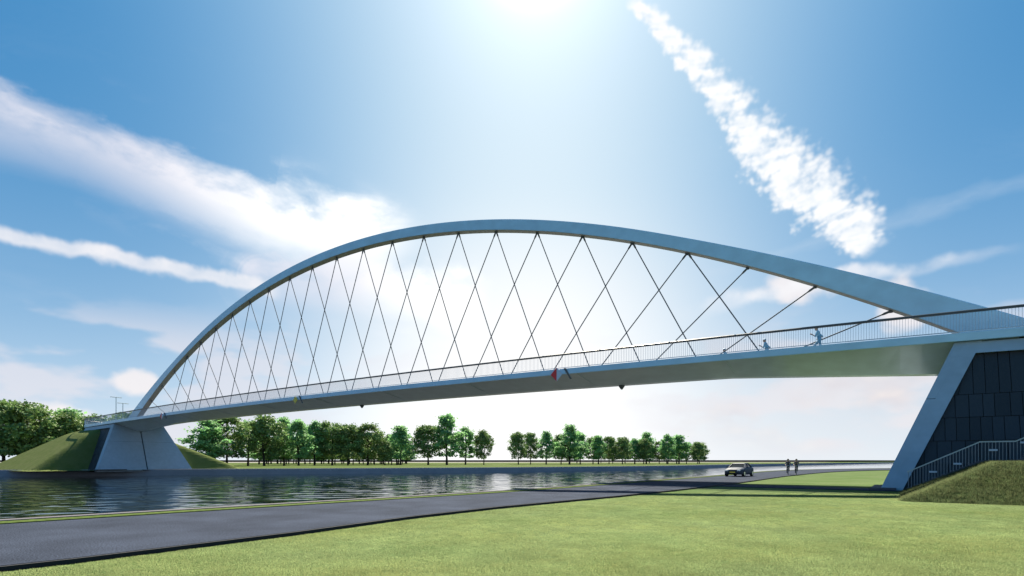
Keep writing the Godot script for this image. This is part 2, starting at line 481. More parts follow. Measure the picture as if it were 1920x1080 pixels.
func make_bridge() -> void:
	var b := thing("arch_bridge", "long pale blue steel footbridge with a single arch and crossed hangers spanning the canal", "bridge", bt)
	var st := way_pts(-80.0, 70.0, 2.0)
	st.append_array([])
	var curve := way_pts(-80.0, 67.0, 2.0)
	for i in range(1, 15):
		curve.append(67.0 + 7.2 * i / 14.0)
	# arch: a box section that deepens towards its feet
	var rings := []
	for i in 121:
		var s := -63.0 + 126.0 * i / 120.0
		var lo := arch_low(s)
		var hi := lo + arch_depth(s)
		rings.append([Vector3(s, lo, -0.42), Vector3(s, lo + 0.03, -0.45), Vector3(s, hi - 0.04, -0.45), Vector3(s, hi, -0.41), Vector3(s, hi, 0.41), Vector3(s, hi - 0.04, 0.45), Vector3(s, lo + 0.03, 0.45), Vector3(s, lo, 0.42)])
	var a := stt()
	loft(a, rings, true)
	var arch := put("arch", a, M.steel, b)
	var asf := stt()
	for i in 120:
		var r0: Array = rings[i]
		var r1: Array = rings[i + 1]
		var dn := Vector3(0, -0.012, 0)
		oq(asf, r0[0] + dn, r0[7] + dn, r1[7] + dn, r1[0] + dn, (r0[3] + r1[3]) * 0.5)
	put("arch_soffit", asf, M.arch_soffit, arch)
	# deck: walking surface, edge bands, hull
	var dk := stt()
	along(dk, curve, [[-3.82, -0.30], [-3.82, -0.12], [3.82, -0.12], [3.82, -0.30]])
	put("deck_surface", dk, M.deck_top, b)
	for z in [-1.0, 1.0]:
		var f := stt()
		along(f, curve, [[4.0 * z, -0.415], [4.0 * z, -0.015], [3.985 * z, 0.0], [3.83 * z, 0.0], [3.83 * z, -0.43], [3.985 * z, -0.43]])
		put("fascia", f, M.steel, b)
	var hs := way_pts(-58.0, 58.0, 1.0)
	var hr := []
	for s in hs:
		var y := deck_y(s)
		var d := hull_depth(s)
		hr.append([Vector3(s, y - 0.36, -3.80), Vector3(s, y - d, -0.45), Vector3(s, y - d, 0.45), Vector3(s, y - 0.36, 3.80)])
	var h := stt()
	loft(h, hr, false)
	var hull := put("girder", h, M.soffit, b)
	var seam := stt()
	for k in range(-4, 5):
		var s := k * 11.0 + 0.4
		var y := deck_y(s)
		var d := hull_depth(s)
		for z in [-1.0, 1.0]:
			hexa(seam, [Vector3(s, y - 0.44, 3.80 * z), Vector3(s + 0.03, y - 0.44, 3.80 * z), Vector3(s + 0.03, y - d - 0.006, 0.44 * z), Vector3(s, y - d - 0.006, 0.44 * z), Vector3(s, y - 0.40, 3.80 * z), Vector3(s + 0.03, y - 0.40, 3.80 * z), Vector3(s + 0.03, y - d + 0.03, 0.44 * z), Vector3(s, y - d + 0.03, 0.44 * z)])
	put("girder_seam", seam, M.soffit, hull)
	# railings
	for z in [-1.0, 1.0]:
		var hrail := stt()
		along(hrail, curve, [[3.85 * z, 1.05], [3.85 * z, 1.15], [3.89 * z, 1.18], [3.96 * z, 1.18], [4.0 * z, 1.15], [4.0 * z, 1.05]])
		var rl := put("railing", hrail, M.rail, b)
		var br := stt()
		along(br, curve, [[3.90 * z, 0.06], [3.90 * z, 0.10], [3.94 * z, 0.10], [3.94 * z, 0.06]])
		put("bottom_rail", br, M.baluster, rl)
		var bm := stt()
		box(bm, Vector3(0, 0.58, 0), Vector3(0.014, 1.02, 0.018))
		bm.generate_normals()
		var mesh := bm.commit()
		var place := []
		var s := -79.0
		while s < 74.0:
			var w := way(s)
			place.append(Transform3D(Basis(Vector3.UP.cross(w[1]), Vector3.UP, w[1]), w[0] + w[1] * 3.92 * z))
			s += 0.13 if s < 67.0 else 0.08
		var mm := MultiMesh.new()
		mm.transform_format = MultiMesh.TRANSFORM_3D
		mm.mesh = mesh
		mm.instance_count = place.size()
		for i in place.size(): mm.set_instance_transform(i, place[i])
		var mi := MultiMeshInstance3D.new()
		mi.name = "balusters"
		mi.multimesh = mm
		mi.material_override = M.baluster
		mi.set_meta("kind", "stuff")
		rl.add_child(mi, true)
	# hangers: every arch node holds one to the left and one to the right
	var node := []
	var acc := 0.0
	var want := []
	for i in 24: want.append((i - 11.693) * 4.722)
	for side in [-1.0, 1.0]:
		acc = 0.0
		var s := 0.0
		var last := arch_low(0.0)
		var found := []
		while absf(s) < 56.0:
			var s2: float = s + 0.02 * side
			var y2 := arch_low(s2)
			acc += sqrt(0.0004 + pow(y2 - last, 2.0))
			for w in want:
				if signf(w) == side and absf(w) <= acc and not found.has(w):
					found.append(w)
					node.append(s2)
			s = s2
			last = y2
	node.sort()
	for j in 21:
		var foot := -45.45 + 4.46 * j
		for k in [j, j + 3]:
			if k >= node.size(): continue
			var top := Vector3(node[k], arch_low(node[k]) + 0.02, 0.0)
			var low := Vector3(foot + (0.06 if k > j else -0.06), deck_y(foot) - 0.1, 0.03 if k > j else -0.03)
			var t := stt()
			tube(t, [low, top], [0.044], 8)
			var hg := put("hanger", t, M.dark_steel, b)
			var dirv := (top - low).normalized()
			var c := stt()
			tube(c, [top - dirv * 0.6, top - dirv * 0.45, top - dirv * 0.02], [0.054, 0.075, 0.075], 8)
			box(c, top - dirv * 0.1, Vector3(0.20, 0.22, 0.07))
			put("hanger_socket", c, M.dark_steel, hg)

func soft_max(a: float, b: float, k: float) -> float:
	var h := maxf(k - absf(a - b), 0.0) / k
	return maxf(a, b) + h * h * k * 0.25

func hip(u: float, v: float, near_v: float, near_s: float, far_s: float, front: float, front_s: float, back: float, top: float) -> float:
	var drop := soft_max(0.0, (front - u) * front_s, 1.6)
	drop = soft_max(drop, (v - near_v) * near_s, 1.6)
	drop = soft_max(drop, (-v) * far_s, 1.0)
	drop = soft_max(drop, (u - back) * 0.6, 1.0)
	return clampf(top - drop, -0.05, top)

# front of an abutment: leans out towards the water and spreads towards its foot
func face_u(y: float, sg: float) -> float:
	return (55.4 - 3.2 * (1.0 - y / 7.8)) * sg

func face_v(y: float) -> float:
	return 3.75 + 3.5 * (1.0 - y / 7.8)

func make_abutment(sg: float, label: String) -> void:
	var b := thing("abutment", label, "abutment", bt)
	# core
	var s := stt()
	var ring := func(y: float, inset: float) -> Array:
		var u := face_u(y, sg) + inset * sg
		var v := face_v(y) - 0.34
		return [Vector3(u, y, -v), Vector3(u, y, v), Vector3((67.0 if sg > 0.0 else 80.0) * sg, y, v), Vector3((67.0 if sg > 0.0 else 80.0) * sg, y, -v)]
	loft(s, [ring.call(-0.3, 0.12), ring.call(6.1, 0.12)], true)
	put("core", s, M.joint, b)
	# front panels, two by two, with a wide joint in the middle and a fine one across
	var levels := [-0.3, 4.75, 7.8]
	for z in [-1.0, 1.0]:
		for k in 2:
			var p := []
			for inset in [0.0, 0.4]:
				var y0: float = levels[k] + (0.012 if k == 1 else 0.0)
				var y1: float = levels[k + 1] - (0.012 if k == 0 else 0.0)
				var yt := y1 if k == 0 else 6.62
				p.append(Vector3(face_u(y0, sg) + inset * sg, y0, 0.09 * z))
				p.append(Vector3(face_u(y0, sg) + inset * sg, y0, face_v(y0) * z))
				p.append(Vector3(face_u(y1, sg) + inset * sg, y1, face_v(y1) * z))
				p.append(Vector3(face_u(yt, sg) + inset * sg, yt, 0.09 * z))
			var f := stt()
			hexa(f, p)
			put("front_panel", f, M.concrete, b)
	# side frames: a leaning leg and a beam under the deck edge
	for z in [-1.0, 1.0]:
		var leg := stt()
		var p := []
		for d in [0.0, 0.4]:
			for q in [[-0.3, 0.402], [7.8, 0.402], [7.8, 1.15], [-0.3, 0.95]]:
				var y: float = q[0]
				p.append(Vector3(face_u(y, sg) + q[1] * sg, y, (face_v(y) - d + 0.003) * z))
		hexa(leg, p)
		put("leg", leg, M.concrete, b)
		var beam := stt()
		var r := []
		for u in [56.2 * sg, 62.0 * sg, (68.0 if sg > 0.0 else 80.0) * sg]:
			var y1 := deck_y(u) - 0.50
			var y0 := y1 - 0.62
			r.append([Vector3(u, y0, face_v(y0) * z), Vector3(u, y1, face_v(y1) * z), Vector3(u, y1, (face_v(y1) - 0.5) * z), Vector3(u, y0, (face_v(y0) - 0.5) * z)])
		loft(beam, r, true)
		put("beam", beam, M.concrete, b)
		# dark wall of upright slabs in four courses
		var courses := [-0.1, 1.30, 2.50, 3.70, 4.90, 7.35]
		if z > 0.0 and sg < 0.0: continue
		for k in 5:
			var u := 52.9 - rng.randf() * 0.4
			var to := 66.0
			while u < to:
				var w := rng.randf_range(0.42, 0.62)
				var y0: float = courses[k] + 0.013
				var y1: float = courses[k + 1] - 0.013
				var lim0 := absf(face_u(y0, 1.0)) + 0.8
				var lim1 := absf(face_u(y1, 1.0)) + 0.8
				var e := u + w - 0.026
				if e > minf(lim0, lim1) + 0.05:
					var out := rng.randf_range(0.0, 0.03)
					var pp := []
					for d in [0.22 - out, 0.36]:
						pp.append(Vector3(maxf(u, lim0) * sg, y0, (face_v(y0) - d) * z))
						pp.append(Vector3(maxf(e, lim0 + 0.02) * sg, y0, (face_v(y0) - d) * z))
						pp.append(Vector3(maxf(e, lim1 + 0.02) * sg, y1, (face_v(y1) - d) * z))
						pp.append(Vector3(maxf(u, lim1) * sg, y1, (face_v(y1) - d) * z))
					var sl := stt()
					hexa(sl, pp)
					put("slab", sl, M["slate%d" % rng.randi_range(0, 3)], b)
				u += w
	# bearing shelf
	var sh := stt()
	box(sh, Vector3(60.0 * sg, 6.25, 0), Vector3(8.0, 0.3, 6.6))
	put("bearing_shelf", sh, M.joint, b)
	# plinth slab at the foot
	var pl := stt()
	box(pl, Vector3((52.35) * sg, 0.06, -5.4), Vector3(1.1, 0.13, 4.4))
	put("plinth", pl, M.coping, b)

# ------------------------------------------------------------------ ground
const NEAR_BANK := [[-140.0, -120.0], [-70.0, -52.0], [-30.0, -7.5], [-12.2, 13.1], [-7.9, 18.0], [0.0, 27.0], [9.0, 39.4], [17.4, 51.0], [41.0, 84.0], [68.0, 104.0], [110.0, 124.0], [220.0, 160.0], [700.0, 300.0], [1900.0, 640.0]]
const ROAD_RIGHT := [[-130.0, -128.0], [-62.0, -57.0], [-24.0, -12.5], [-6.9, 7.6], [-4.9, 10.4], [-1.6, 16.0], [5.5, 24.4], [14.4, 36.2], [28.5, 56.5], [46.0, 77.5], [62.0, 89.5], [112.0, 113.0], [222.0, 150.0], [700.0, 290.0], [1900.0, 630.0]]
const FAR_BANK := [[-900.0, -150.0], [-400.0, -5.0], [-150.0, 64.0], [-80.0, 87.5], [-58.0, 96.5], [-30.0, 109.0], [2.4, 126.0], [45.0, 163.0], [90.0, 225.0], [190.0, 345.0], [490.0, 680.0], [1900.0, 2100.0]]

func smooth_line(p: Array, n := 6) -> Array:
	var out := []
	for i in p.size() - 1:
		var a := Vector2(p[maxi(i - 1, 0)][0], p[maxi(i - 1, 0)][1])
		var b := Vector2(p[i][0], p[i][1])
		var c := Vector2(p[i + 1][0], p[i + 1][1])
		var d := Vector2(p[mini(i + 2, p.size() - 1)][0], p[mini(i + 2, p.size() - 1)][1])
		var l := b.distance_to(c)
		var ta := (c - a) * (l / maxf(a.distance_to(b) + l, 0.01))
		var tb := (d - b) * (l / maxf(c.distance_to(d) + l, 0.01))
		for k in n:
			var t := float(k) / n
			var t2 := t * t
			var t3 := t2 * t
			out.append(b * (2 * t3 - 3 * t2 + 1) + ta * (t3 - 2 * t2 + t) + c * (-2 * t3 + 3 * t2) + tb * (t3 - t2))
	out.append(Vector2(p[-1][0], p[-1][1]))
	return out

func shift(line: Array, d: float) -> Array:      # to the right of the way along the line
	var out := []
	for i in line.size():
		var t: Vector2 = (line[mini(i + 1, line.size() - 1)] - line[maxi(i - 1, 0)]).normalized()
		out.append(line[i] + Vector2(t.y, -t.x) * d)
	return out

func P(q: Vector2, y: float) -> Vector3:
	return Vector3(q.x, y, -q.y)

func flat(s: SurfaceTool, poly: Array, y: float) -> void:
	var pk := PackedVector2Array(poly)
	var idx := Geometry2D.triangulate_polygon(pk)
	for i in range(0, idx.size(), 3):
		var a := P(pk[idx[i]], y)
		var b := P(pk[idx[i + 1]], y)
		var c := P(pk[idx[i + 2]], y)
		if (c - a).cross(b - a).y > 0.0: tri(s, a, b, c)
		else: tri(s, a, c, b)

func strip(s: SurfaceTool, l: Array, r: Array, y: float, base: float) -> void:   # a raised band between two lines
	var rings := []
	for i in l.size():
		rings.append([P(l[i], base), P(l[i], y), P(r[i], y), P(r[i], base)])
	loft(s, rings, true)

func resample(line: Array, n: int) -> Array:
	var c := Curve2D.new()
	for q in line: c.add_point(q)
	var out := []
	for i in n + 1: out.append(c.sample_baked(c.get_baked_length() * i / n, false))
	return out

func setting(n: String, s: SurfaceTool, m: Material) -> MeshInstance3D:
	var o := put(n, s, m)
	o.set_meta("kind", "structure")
	return o

func make_ground() -> void:
	var nb := smooth_line(NEAR_BANK)
	var rr := smooth_line(ROAD_RIGHT)
	var fb := smooth_line(FAR_BANK)
	# near side: one sheet from the bank out to the horizon
	var s := stt()
	var poly := shift(nb, 0.1)
	poly.append_array([Vector2(2600, 600), Vector2(2600, -1500), Vector2(-140, -1500)])
	flat(s, poly, 0.0)
	setting("lawn", s, M.lawn)
	s = stt()
	poly = shift(fb, -0.1)
	poly.append_array([Vector2(1900, 4200), Vector2(-3200, 4200), Vector2(-3200, -150)])
	flat(s, poly, 0.0)
	setting("far_meadow", s, M.meadow)
	# pale open fields in the distance
	s = stt()
	flat(s, [Vector2(-900, 520), Vector2(-300, 420), Vector2(300, 560), Vector2(700, 1100), Vector2(1500, 2200), Vector2(1500, 3000), Vector2(-900, 3000)], 0.006)
	setting("pale_field", s, M.pale_field)
	# water
	s = stt()
	var w := [[-900.0, -1200.0, 2000.0, 2600.0]]
	for q in w:
		var c := [Vector3(q[0], -1.0, -q[1]), Vector3(q[0], -1.0, -q[3]), Vector3(q[2], -1.0, -q[3]), Vector3(q[2], -1.0, -q[1])]
		for k in [0, 1, 2, 0, 2, 3]:
			s.set_uv(Vector2(c[k].x / 42.0 + c[k].z / 120.0, c[k].z / 26.0))
			s.add_vertex(c[k])
	s.generate_normals()
	s.generate_tangents()
	var wo := put_mesh("canal_water", s.commit(), M.water)
	wo.set_meta("kind", "structure")
	# quay walls
	s = stt()
	strip(s, shift(nb, -0.02), shift(nb, 0.34), 0.12, -2.5)
	var o := put("quay_wall", s, M.coping)
	meta(o, "pale concrete quay wall along the near bank beside the wide road", "quay wall")
	s = stt()
	strip(s, shift(fb, 0.02), shift(fb, -0.4), 0.04, -2.5)
	o = put("quay_wall", s, M.quay)
	meta(o, "dark blue-grey quay wall along the far bank under the trees", "quay wall")
	s = stt()
	strip(s, shift(nb, 0.36), shift(nb, 0.93), 0.10, -0.1)
	setting("grass_verge", s, M.meadow)
	# roads
	var n := 150
	var a := resample(shift(nb, 1.0), n)
	s = stt()
	# match each point of the right edge with the nearest one on the left so that the band stays even
	var right := resample(rr, 600)
	var left := []
	var lc := Curve2D.new()
	for q in shift(nb, 0.95): lc.add_point(q)
	for q in right: left.append(lc.get_closest_point(q))
	strip(s, left, right, 0.08, -0.1)
	setting("road", s, M.asphalt)
	s = stt()
	strip(s, shift(right, -0.005), shift(right, 0.05), 0.072, -0.1)
	setting("road_edge", s, M.kerb_dark)
	s = stt()
	strip(s, shift(fb, -0.9), shift(fb, -4.2), 0.05, -0.05)
	setting("far_road", s, M.asphalt)
	# footpath from the road to the foot of the stairs
	s = stt()
	strip(s, [Vector2(12.6, 36.0), Vector2(16.5, 32.9), Vector2(19.6, 29.6)], [Vector2(11.2, 33.2), Vector2(15.2, 30.0), Vector2(18.9, 27.2)], 0.03, -0.1)
	setting("footpath", s, M.asphalt)

func make_embankments() -> void:
	# near side: the slope that the stairs climb
	var s := stt()
	var h := func(u: float, v: float) -> float:
		var up := -53.2 - u
		var rise := up * 0.47
		if up > 3.0: rise = 1.41
		if up > 4.3: rise = 1.41 + (up - 4.3) * 0.5
		var lim := (16.6 - v) * 0.48
		return clampf(minf(rise, lim), -0.06, 7.2) + rng.randf_range(-0.006, 0.006)
	grid(s, -53.1, -76.1, 230, 6.6, 17.0, 104, h)
	var o := put("embankment", s, M.bank_grass)
	o.transform = bt
	meta(o, "grass embankment beside the stairs at the near abutment", "embankment")
	s = stt()
	var h2 := func(u: float, v: float) -> float:
		return hip(u, v, 4.4, 0.72, 0.43, lerpf(56.6, 60.6, smoothstep(-4.0, 4.0, v)), 1.9, 71.5, 7.25) + rng.randf_range(-0.01, 0.01)
	grid(s, 51.5, 90.0, 130, -20.0, 16.0, 120, h2)
	o = put("embankment", s, M.mound_grass)
	o.transform = bt
	meta(o, "steep grass embankment around the far abutment at the left end of the bridge", "embankment")

func grid(s: SurfaceTool, u0: float, u1: float, nu: int, v0: float, v1: float, nv: int, h: Callable) -> void:
	var p := []
	for i in nu + 1:
		var row := []
		for j in nv + 1:
			var u := lerpf(u0, u1, float(i) / nu)
			var v := lerpf(v0, v1, float(j) / nv)
			row.append(Vector3(u, h.call(u, v), -v))
		p.append(row)
	for i in nu:
		for j in nv:
			var a: Vector3 = p[i][j]
			oq(s, a, p[i + 1][j], p[i + 1][j + 1], p[i][j + 1], a - Vector3(0, 5, 0))

func make_stairs() -> void:
	var b := thing("staircase", "concrete stairs with grey steel railing climbing the near abutment wall", "stairs", bt)
	var v0 := 7.35
	var v1 := 8.75
	var u := -53.35
	var y := 0.0
	var line := [Vector3(u, 0.0, 0.0)]
	for k in 8:
		var s := stt()
		y += 0.175
		box(s, Vector3(u - 0.17, y - 0.09, -(v0 + v1) * 0.5), Vector3(0.345, 0.18, v1 - v0))
		put("step", s, M.coping, b)
		u -= 0.338
	line.append(Vector3(u, y, 0.0))
	var s2 := stt()
	box(s2, Vector3(u - 0.6, y - 0.1, -(v0 + v1) * 0.5), Vector3(1.2, 0.2, v1 - v0))
	put("landing", s2, M.coping, b)
	u -= 1.2
	line.append(Vector3(u, y, 0.0))
	for k in 14:
		var s := stt()
		y += 0.175
		box(s, Vector3(u - 0.17, y - 0.09, -(v0 + v1) * 0.5), Vector3(0.345, 0.18, v1 - v0))
		put("step", s, M.coping, b)
		u -= 0.338
	line.append(Vector3(u, y, 0.0))
	for v in [v1 + 0.03]:
		var st := stt()
		var hr := stt()
		var rs := []
		var rh := []
		for q in line:
			var p: Vector3 = q + Vector3(0, 0, -v)
			rs.append([p + Vector3(0, -0.22, -0.05), p + Vector3(0, 0.12, -0.05), p + Vector3(0, 0.12, 0.05), p + Vector3(0, -0.22, 0.05)])
			var t := p + Vector3(0, 0.96, 0)
			rh.append([t + Vector3(0, -0.03, -0.035), t + Vector3(0, 0.03, -0.035), t + Vector3(0, 0.03, 0.035), t + Vector3(0, -0.03, 0.035)])
		loft(st, rs, true)
		put("stringer", st, M.coping, b)
		loft(hr, rh, true)
		put("handrail", hr, M.stair_rail, b)
		for i in line.size() - 1:
			var a: Vector3 = line[i]
			var c: Vector3 = line[i + 1]
			var n := int(round(absf(c.x - a.x) / 0.115))
			for k in n:
				var p: Vector3 = a.lerp(c, (k + 0.5) / n) + Vector3(0, 0, -v)
				var bs := stt()
				box(bs, p + Vector3(0, 0.52, 0), Vector3(0.022, 0.84, 0.05))
				put("baluster", bs, M.stair_steel, b)
	for q in [[-54.35, 0.98], [-55.25, 1.36], [-56.5, 1.98], [-57.55, 2.3]]:
		var pl := stt()
		cbox(pl, Vector3(q[0], q[1], -(v1 + 0.09)), Vector3(0.30, 0.085, 0.03), 0.006)
		put("rail_plate", pl, M.pale_plate, b)

# ------------------------------------------------------------------ trees
func make_tree_kind(dark: bool, seed_: int, height: float, half: float) -> Node3D:
	var r := RandomNumberGenerator.new()
	r.seed = seed_
	var o := Node3D.new()
	var tr := stt()
	var th := height * (0.62 if dark else 0.8)
	var lean := Vector3(r.randf_range(-0.3, 0.3), 0, r.randf_range(-0.3, 0.3))
	tube(tr, [Vector3.ZERO, Vector3(0, height * 0.18, 0) + lean * 0.3, Vector3(0, th * 0.6, 0) + lean, Vector3(0, th, 0) + lean * 1.6], [0.30, 0.21, 0.14, 0.03], 7)
	put("trunk", tr, M.bark, o)
	var cl := []
	var n := 100 if dark else 92
	for k in n:
		var t := pow(r.randf(), 0.8)
		var yy := 0.0
		var w := 0.0
		if dark:     # broad round crown
			yy = lerpf(0.21, 0.98, t)
			w = sqrt(maxf(0.0, 1.0 - pow((yy - 0.56) / 0.45, 2.0)))
		else:        # taller, narrower, stepped crown
			yy = lerpf(0.20, 0.99, t)
			w = clampf(minf((yy - 0.10) / 0.2, (1.06 - yy) / 0.42), 0.05, 1.0) * (0.9 + 0.2 * sin(yy * 23.0 + seed_))
		var rr := half * w * sqrt(r.randf_range(0.12, 1.0)) * 0.88
		var a := r.randf() * TAU
		cl.append(Vector3(cos(a) * rr, yy * height - 0.3, sin(a) * rr))
	var lm := stt()
	for k in 9:
		var c: Vector3 = cl[(k * 7) % n]
		var base := Vector3(lean.x * 0.5, clampf(c.y * 0.62, height * 0.16, th * 0.9), lean.z * 0.5)
		tube(lm, [base, base.lerp(c, 0.5) + Vector3(0, 0.3, 0), c], [0.10, 0.06, 0.02], 5)
	put("limbs", lm, M.bark, o)
	var cr := stt()
	for c in cl:
		var tone := r.randf_range(0.65, 1.3)
		var warm := r.randf_range(-0.15, 0.25)
		var rad := r.randf_range(0.75, 1.35) * (1.0 if dark else 0.85)
		var col := (Color(0.170 + 0.05 * warm, 0.270, 0.085) if dark else Color(0.220 + 0.06 * warm, 0.420, 0.170)) * tone
		for j in (60 if dark else 46):
			var v := Vector3(r.randfn(), r.randfn() * 0.72, r.randfn()) * rad * 0.56
			var p: Vector3 = c + v
			if p.y < height * 0.165: continue
			var sz := r.randf_range(0.22, 0.40)
			var nrm := Vector3(r.randfn(), r.randfn() + 0.5, r.randfn()).normalized()
			var x := nrm.cross(Vector3(r.randfn(), r.randfn(), r.randfn())).normalized()
			var y := nrm.cross(x)
			var q := r.randf_range(0.8, 1.2)
			cr.set_color(Color(col.r * q, col.g * q, col.b * q))
			quad(cr, p - x * sz, p + y * sz * 0.62, p + x * sz, p - y * sz * 0.62)
	put("crown", cr, M.leaf_d if dark else M.leaf_l, o)
	return o

const ORD := ["first", "second", "third", "fourth", "fifth", "sixth", "seventh", "eighth", "ninth", "tenth", "eleventh", "twelfth", "thirteenth", "fourteenth", "fifteenth", "sixteenth", "seventeenth", "eighteenth"]

func make_trees() -> void:
	var kinds := []
	for i in 4: kinds.append([make_tree_kind(true, 100 + i, 14.0, 5.0), true])
	for i in 4: kinds.append([make_tree_kind(false, 200 + i * 3, 14.0, 4.0), false])
	var row := [[-81.5, 150.0, 12.4, 4.5, 0], [-80.5, 158.0, 14.0, 5.7, 1], [-83.0, 176.1, 14.2, 3.9, 0], [-75.2, 170.0, 15.3, 5.9, 1], [-74.4, 182.8, 15.6, 3.5, 0], [-67.4, 176.9, 14.3, 3.7, 0], [-65.7, 186.3, 14.8, 3.5, 0], [-61.0, 190.0, 14.6, 5.6, 1], [-55.8, 190.4, 14.0, 4.4, 1], [-50.0, 194.0, 14.2, 5.4, 1], [-44.3, 195.3, 8.4, 2.8, 1], [-40.7, 204.6, 14.4, 4.1, 0], [-31.6, 211.0, 15.0, 5.8, 1], [-24.6, 211.5, 18.8, 5.0, 0], [-18.4, 221.5, 15.0, 3.8, 0], [-10.9, 216.4, 13.2, 3.5, 1]]
	var row2 := [[2.6, 229.8, 13.3, 3.9, 1], [7.9, 238.4, 13.3, 3.4, 1], [14.2, 232.7, 13.9, 3.5, 0], [21.2, 241.9, 12.8, 3.9, 1], [24.1, 234.7, 16.5, 4.7, 0], [29.6, 243.0, 13.5, 3.2, 0], [36.4, 251.7, 12.0, 3.8, 1], [37.6, 243.8, 12.6, 3.3, 0], [43.7, 252.1, 12.5, 3.4, 1], [48.5, 246.0, 11.8, 3.7, 1], [55.8, 254.6, 11.7, 3.4, 0], [59.6, 253.5, 11.4, 3.4, 1], [63.1, 263.1, 14.8, 4.0, 0], [69.1, 262.8, 10.5, 3.3, 1], [71.1, 255.6, 13.7, 3.4, 0], [78.7, 264.0, 13.8, 4.3, 0], [84.6, 271.6, 10.3, 3.4, 1], [87.8, 265.0, 10.3, 3.0, 1]]
	var row3 := [[-120.0, 126.0, 14.8, 6.4, 1], [-112.5, 124.0, 14.8, 6.2, 1], [-104.5, 121.0, 14.0, 5.6, 1], [-102.0, 128.0, 12.2, 5.0, 1], [-108.0, 136.0, 14.0, 5.2, 0], [-104.0, 138.0, 12.0, 4.6, 1], [-98.5, 133.0, 12.2, 5.0, 1], [-96.5, 139.0, 13.4, 4.8, 1], [-91.5, 134.0, 12.6, 5.0, 1]]
	var groups := [[row, "in the long far-bank clump"], [row2, "in the far-bank row right of the gap"], [row3, "in the wood behind the left embankment"]]
	for gq in groups:
		var i := 0
		for t in gq[0]:
			var k: Array = kinds[(i * 5 + 3) % 4 + (0 if t[4] == 1 else 4)]
			var look := "broad dark green tree" if t[4] == 1 else "slim light green tree"
			if t[2] > 16.0: look = "tallest light green tree"
			elif t[2] < 9.0: look = "small dark round tree"
			place_tree(k[0], t, k[1], "%s, %s from left %s" % [look, ORD[i], gq[1]], "")
			i += 1
	# deeper rows, of which the photograph shows trunks and bits of crown
	var r := RandomNumberGenerator.new()
	r.seed = 77
	for k in 66:
		var x := 0.0
		var z := 0.0
		var lab := "green tree half hidden in the rows behind the long clump on the far bank"
		var grp := "trees behind the long clump"
		if k < 28 or k >= 46:
			x = lerpf(-100.0, -40.0, ((k if k < 28 else (k - 46) * 1.4) + r.randf() * 0.8) / 28.0)
			z = r.randf_range(212.0, 300.0)
			x *= z / 205.0 * 0.93
		elif k < 38:
			x = lerpf(24.0, 92.0, (k - 28 + r.randf() * 0.8) / 10.0)
			z = r.randf_range(280.0, 330.0)
			x *= z / 268.0
			lab = "green tree half hidden behind the right-hand row on the far bank"
			grp = "trees behind the right-hand row"
		else:
			x = lerpf(-150.0, -108.0, (k - 38 + r.randf() * 0.8) / 8.0)
			z = r.randf_range(140.0, 190.0)
			lab = "dark tree deep in the wood behind the left embankment"
			grp = "trees deep in the left wood"
		var dk := r.randf() < 0.5 or k >= 38 and k < 46
		var kk: Array = kinds[r.randi_range(0, 3) + (0 if dk else 4)]
		place_tree(kk[0], [x, z, r.randf_range(9.5, 13.5), r.randf_range(3.2, 4.6), 0], kk[1], lab, grp)
	for k in kinds: k[0].free()

func place_tree(proto: Node3D, t: Array, dark: bool, label: String, group: String) -> void:
	var o: Node3D = proto.duplicate()
	o.name = numbered("tree")
	add_child(o)
	o.position = Vector3(t[0], 0, -t[1])
	o.rotation.y = rng.randf() * TAU
	var hw: float = t[3] / (5.0 if dark else 4.0) * (1.15 if dark else 1.32)
	o.scale = Vector3(hw, t[2] / 14.0, hw)
	meta(o, label, "tree", group if group else "trees on the far bank")

